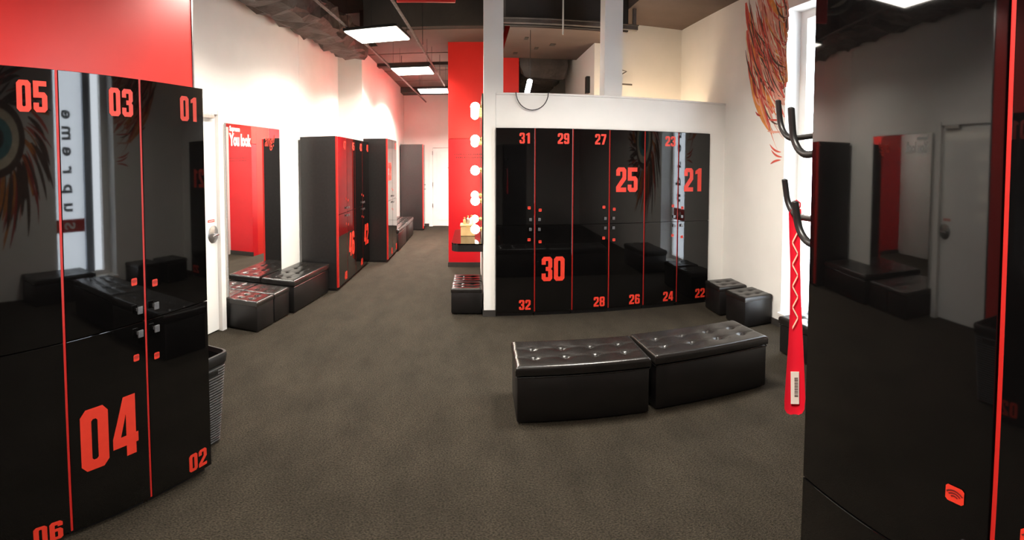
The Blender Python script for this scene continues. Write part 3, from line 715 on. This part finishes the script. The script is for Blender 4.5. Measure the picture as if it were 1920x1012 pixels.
# wrapped duct along the left wall, with ragged lower folds
def crumple_duct(name, label, p0, p1, wx, hz, segs, parent_cat, material, amp):
    P0, P1 = Vector(p0), Vector(p1); dirv = (P1 - P0); L_ = dirv.length; dirv.normalize(); side = Vector((dirv.y, -dirv.x, 0)).normalized()
    rr_ = random.Random(11); rings = []; n = 16
    for i in range(segs + 1):
        c = P0 + dirv * (L_ * i / segs); fold = 1 + (.12 if i % 4 == 0 else 0) - (.10 if i % 4 == 1 else 0)
        ring = []
        for k in range(n):
            a = 2 * PI * k / n; ca, sa = math.cos(a), math.sin(a)
            ex = math.copysign(abs(ca) ** .55, ca) * wx / 2 * fold; ezv = math.copysign(abs(sa) ** .55, sa) * hz / 2 * fold
            q = c + side * (ex + rr_.uniform(-amp, amp)) + Vector((0, 0, ezv + rr_.uniform(-amp, amp))) + dirv * rr_.uniform(-amp, amp)
            ring.append(q[:])
        rings.append(ring)
    o = obj(name, loft(rings, True, True), material)
    return tag(o, label, parent_cat)
crumple_duct('wrapped_duct', 'dark crumpled insulation-wrapped duct along the left wall top', (-2.32, -2.2, 3.50), (-2.04, 2.42, 3.50), .48, .44, 30, 'duct', 'insul', .03)
crumple_duct('sagging_duct', 'dark sagging round duct behind the partition opening', (.90, 2.75, 3.24), (.78, 4.7, 3.10), .70, .46, 14, 'duct', 'duct', .025)
fd = []
for i in range(13):
    a = PI + PI * i / 12; fd.append((-1.55 + .28 * math.cos(a), -.3 + .02 * i, 3.75 + .32 * math.sin(a)))
tag(obj('flexible_hose', MB().tube(fd, .045, 10), 'duct', smooth=True), 'looped dark hose under the ceiling near the first panel', 'hose')
# tube light behind the partition, cable, rods, pipes
t = thing('tube_light', 'short glowing tube light behind the partition opening', 'tube light', (.40, .75, 2.47))
obj('tube', MB().tube([(0, 0, 0), (.045, .09, .17)], .032, 12), 'tube_lit', t, smooth=True)
obj('end_cap', MB().tube([(.045, .09, .17), (.05, .1, .19)], .033, 12), 'black_metal', t)
obj('hanger_wire', MB().tube([(.05, .1, .19), (.05, .1, .815)], .003, 6), 'black_metal', t)
la = bpy.data.lights.new('tube_glow', 'POINT'); la.energy = 6; la.color = (.95, 1, .97); la.shadow_soft_size = .05
lo = bpy.data.objects.new('tube_glow', la); COL.objects.link(lo); lo.parent = t; lo.location = (.0, -.08, .12)
cb = [(.375 + .168 * math.cos(PI + PI * i / 16), .022, 2.374 + .185 * math.sin(PI + PI * i / 16) * (1 if i else 1)) for i in range(17)]
tag(obj('hanging_cable', MB().tube([(.207, .10, 2.377)] + cb + [(.543, .10, 2.377)], .005, 8), 'black_metal', smooth=True), 'thin dark cable looping over the partition ledge', 'cable')
tag(obj('hanging_rod', MB().tube([(.79, .55, 3.16), (.79, .55, ZC)], .009, 8), 'white_frame', smooth=True), 'thin pale rod hanging in the partition opening', 'rod')
st_ = thing('steel_channel', 'dark horizontal steel channel above the partition opening', 'beam', (0, .62, 3.34))
obj('channel', MB().box(.08, 0, -.03, 1.72, .06, .03, .004).box(.08, -.03, .02, 1.72, 0, .03), 'duct', st_)
for x in (.12, 1.68): obj('bracket', MB().box(x - .02, .01, .03, x + .02, .05, .26 if x > 1.6 else .86), 'duct', st_)
pb = thing('pipe_bracket', 'small dark bent pipes on the wall behind the pillar', 'pipe', (1.77, 1.34, 0))
obj('bent_pipe', MB().tube([(-.20, -.01, 3.02), (-.20, -.06, 2.96), (.02, -.06, 2.90), (-.20, -.06, 2.76)], .012, 8), 'duct', pb, smooth=True)
obj('bent_pipe', MB().tube([(-.20, -.01, 2.55), (-.20, -.06, 2.72), (.10, -.06, 2.72)], .012, 8), 'duct', pb, smooth=True)
cp = thing('wall_box', 'narrow black box on the wall left of the pillar', 'box', (1.36, 1.62, 2.62))
obj('box_body', MB().box(-.05, -.05, 0, 0, .05, .24, .004), 'black_metal', cp)
# red hanging sign near the ceiling
sg = thing('hanging_sign', 'red hanging sign cut by the top picture edge', 'sign', near(-.715, 2.88, 2.645), NR + .28)
obj('sign_board', MB().box(-.175, -.012, 0, .175, .012, .45, .003), 'red_wall', sg)
for x in (-.14, .14): obj('hanger_wire', MB().tube([(x, 0, .45), (x, 0, ZC - 2.645)], .002, 5), 'black_metal', sg)
wl = MB()
for i, (x, hh) in enumerate(((.085, .012), (.105, .018), (.125, .013), (.14, .016))): wl.add([(x, -.0135, .03), (x + .007, -.0135, .03), (x + .007, -.0135, .03 + hh), (x, -.0135, .03 + hh)], [(0, 1, 2, 3)])
obj('lettering', wl, 'white_print', sg)
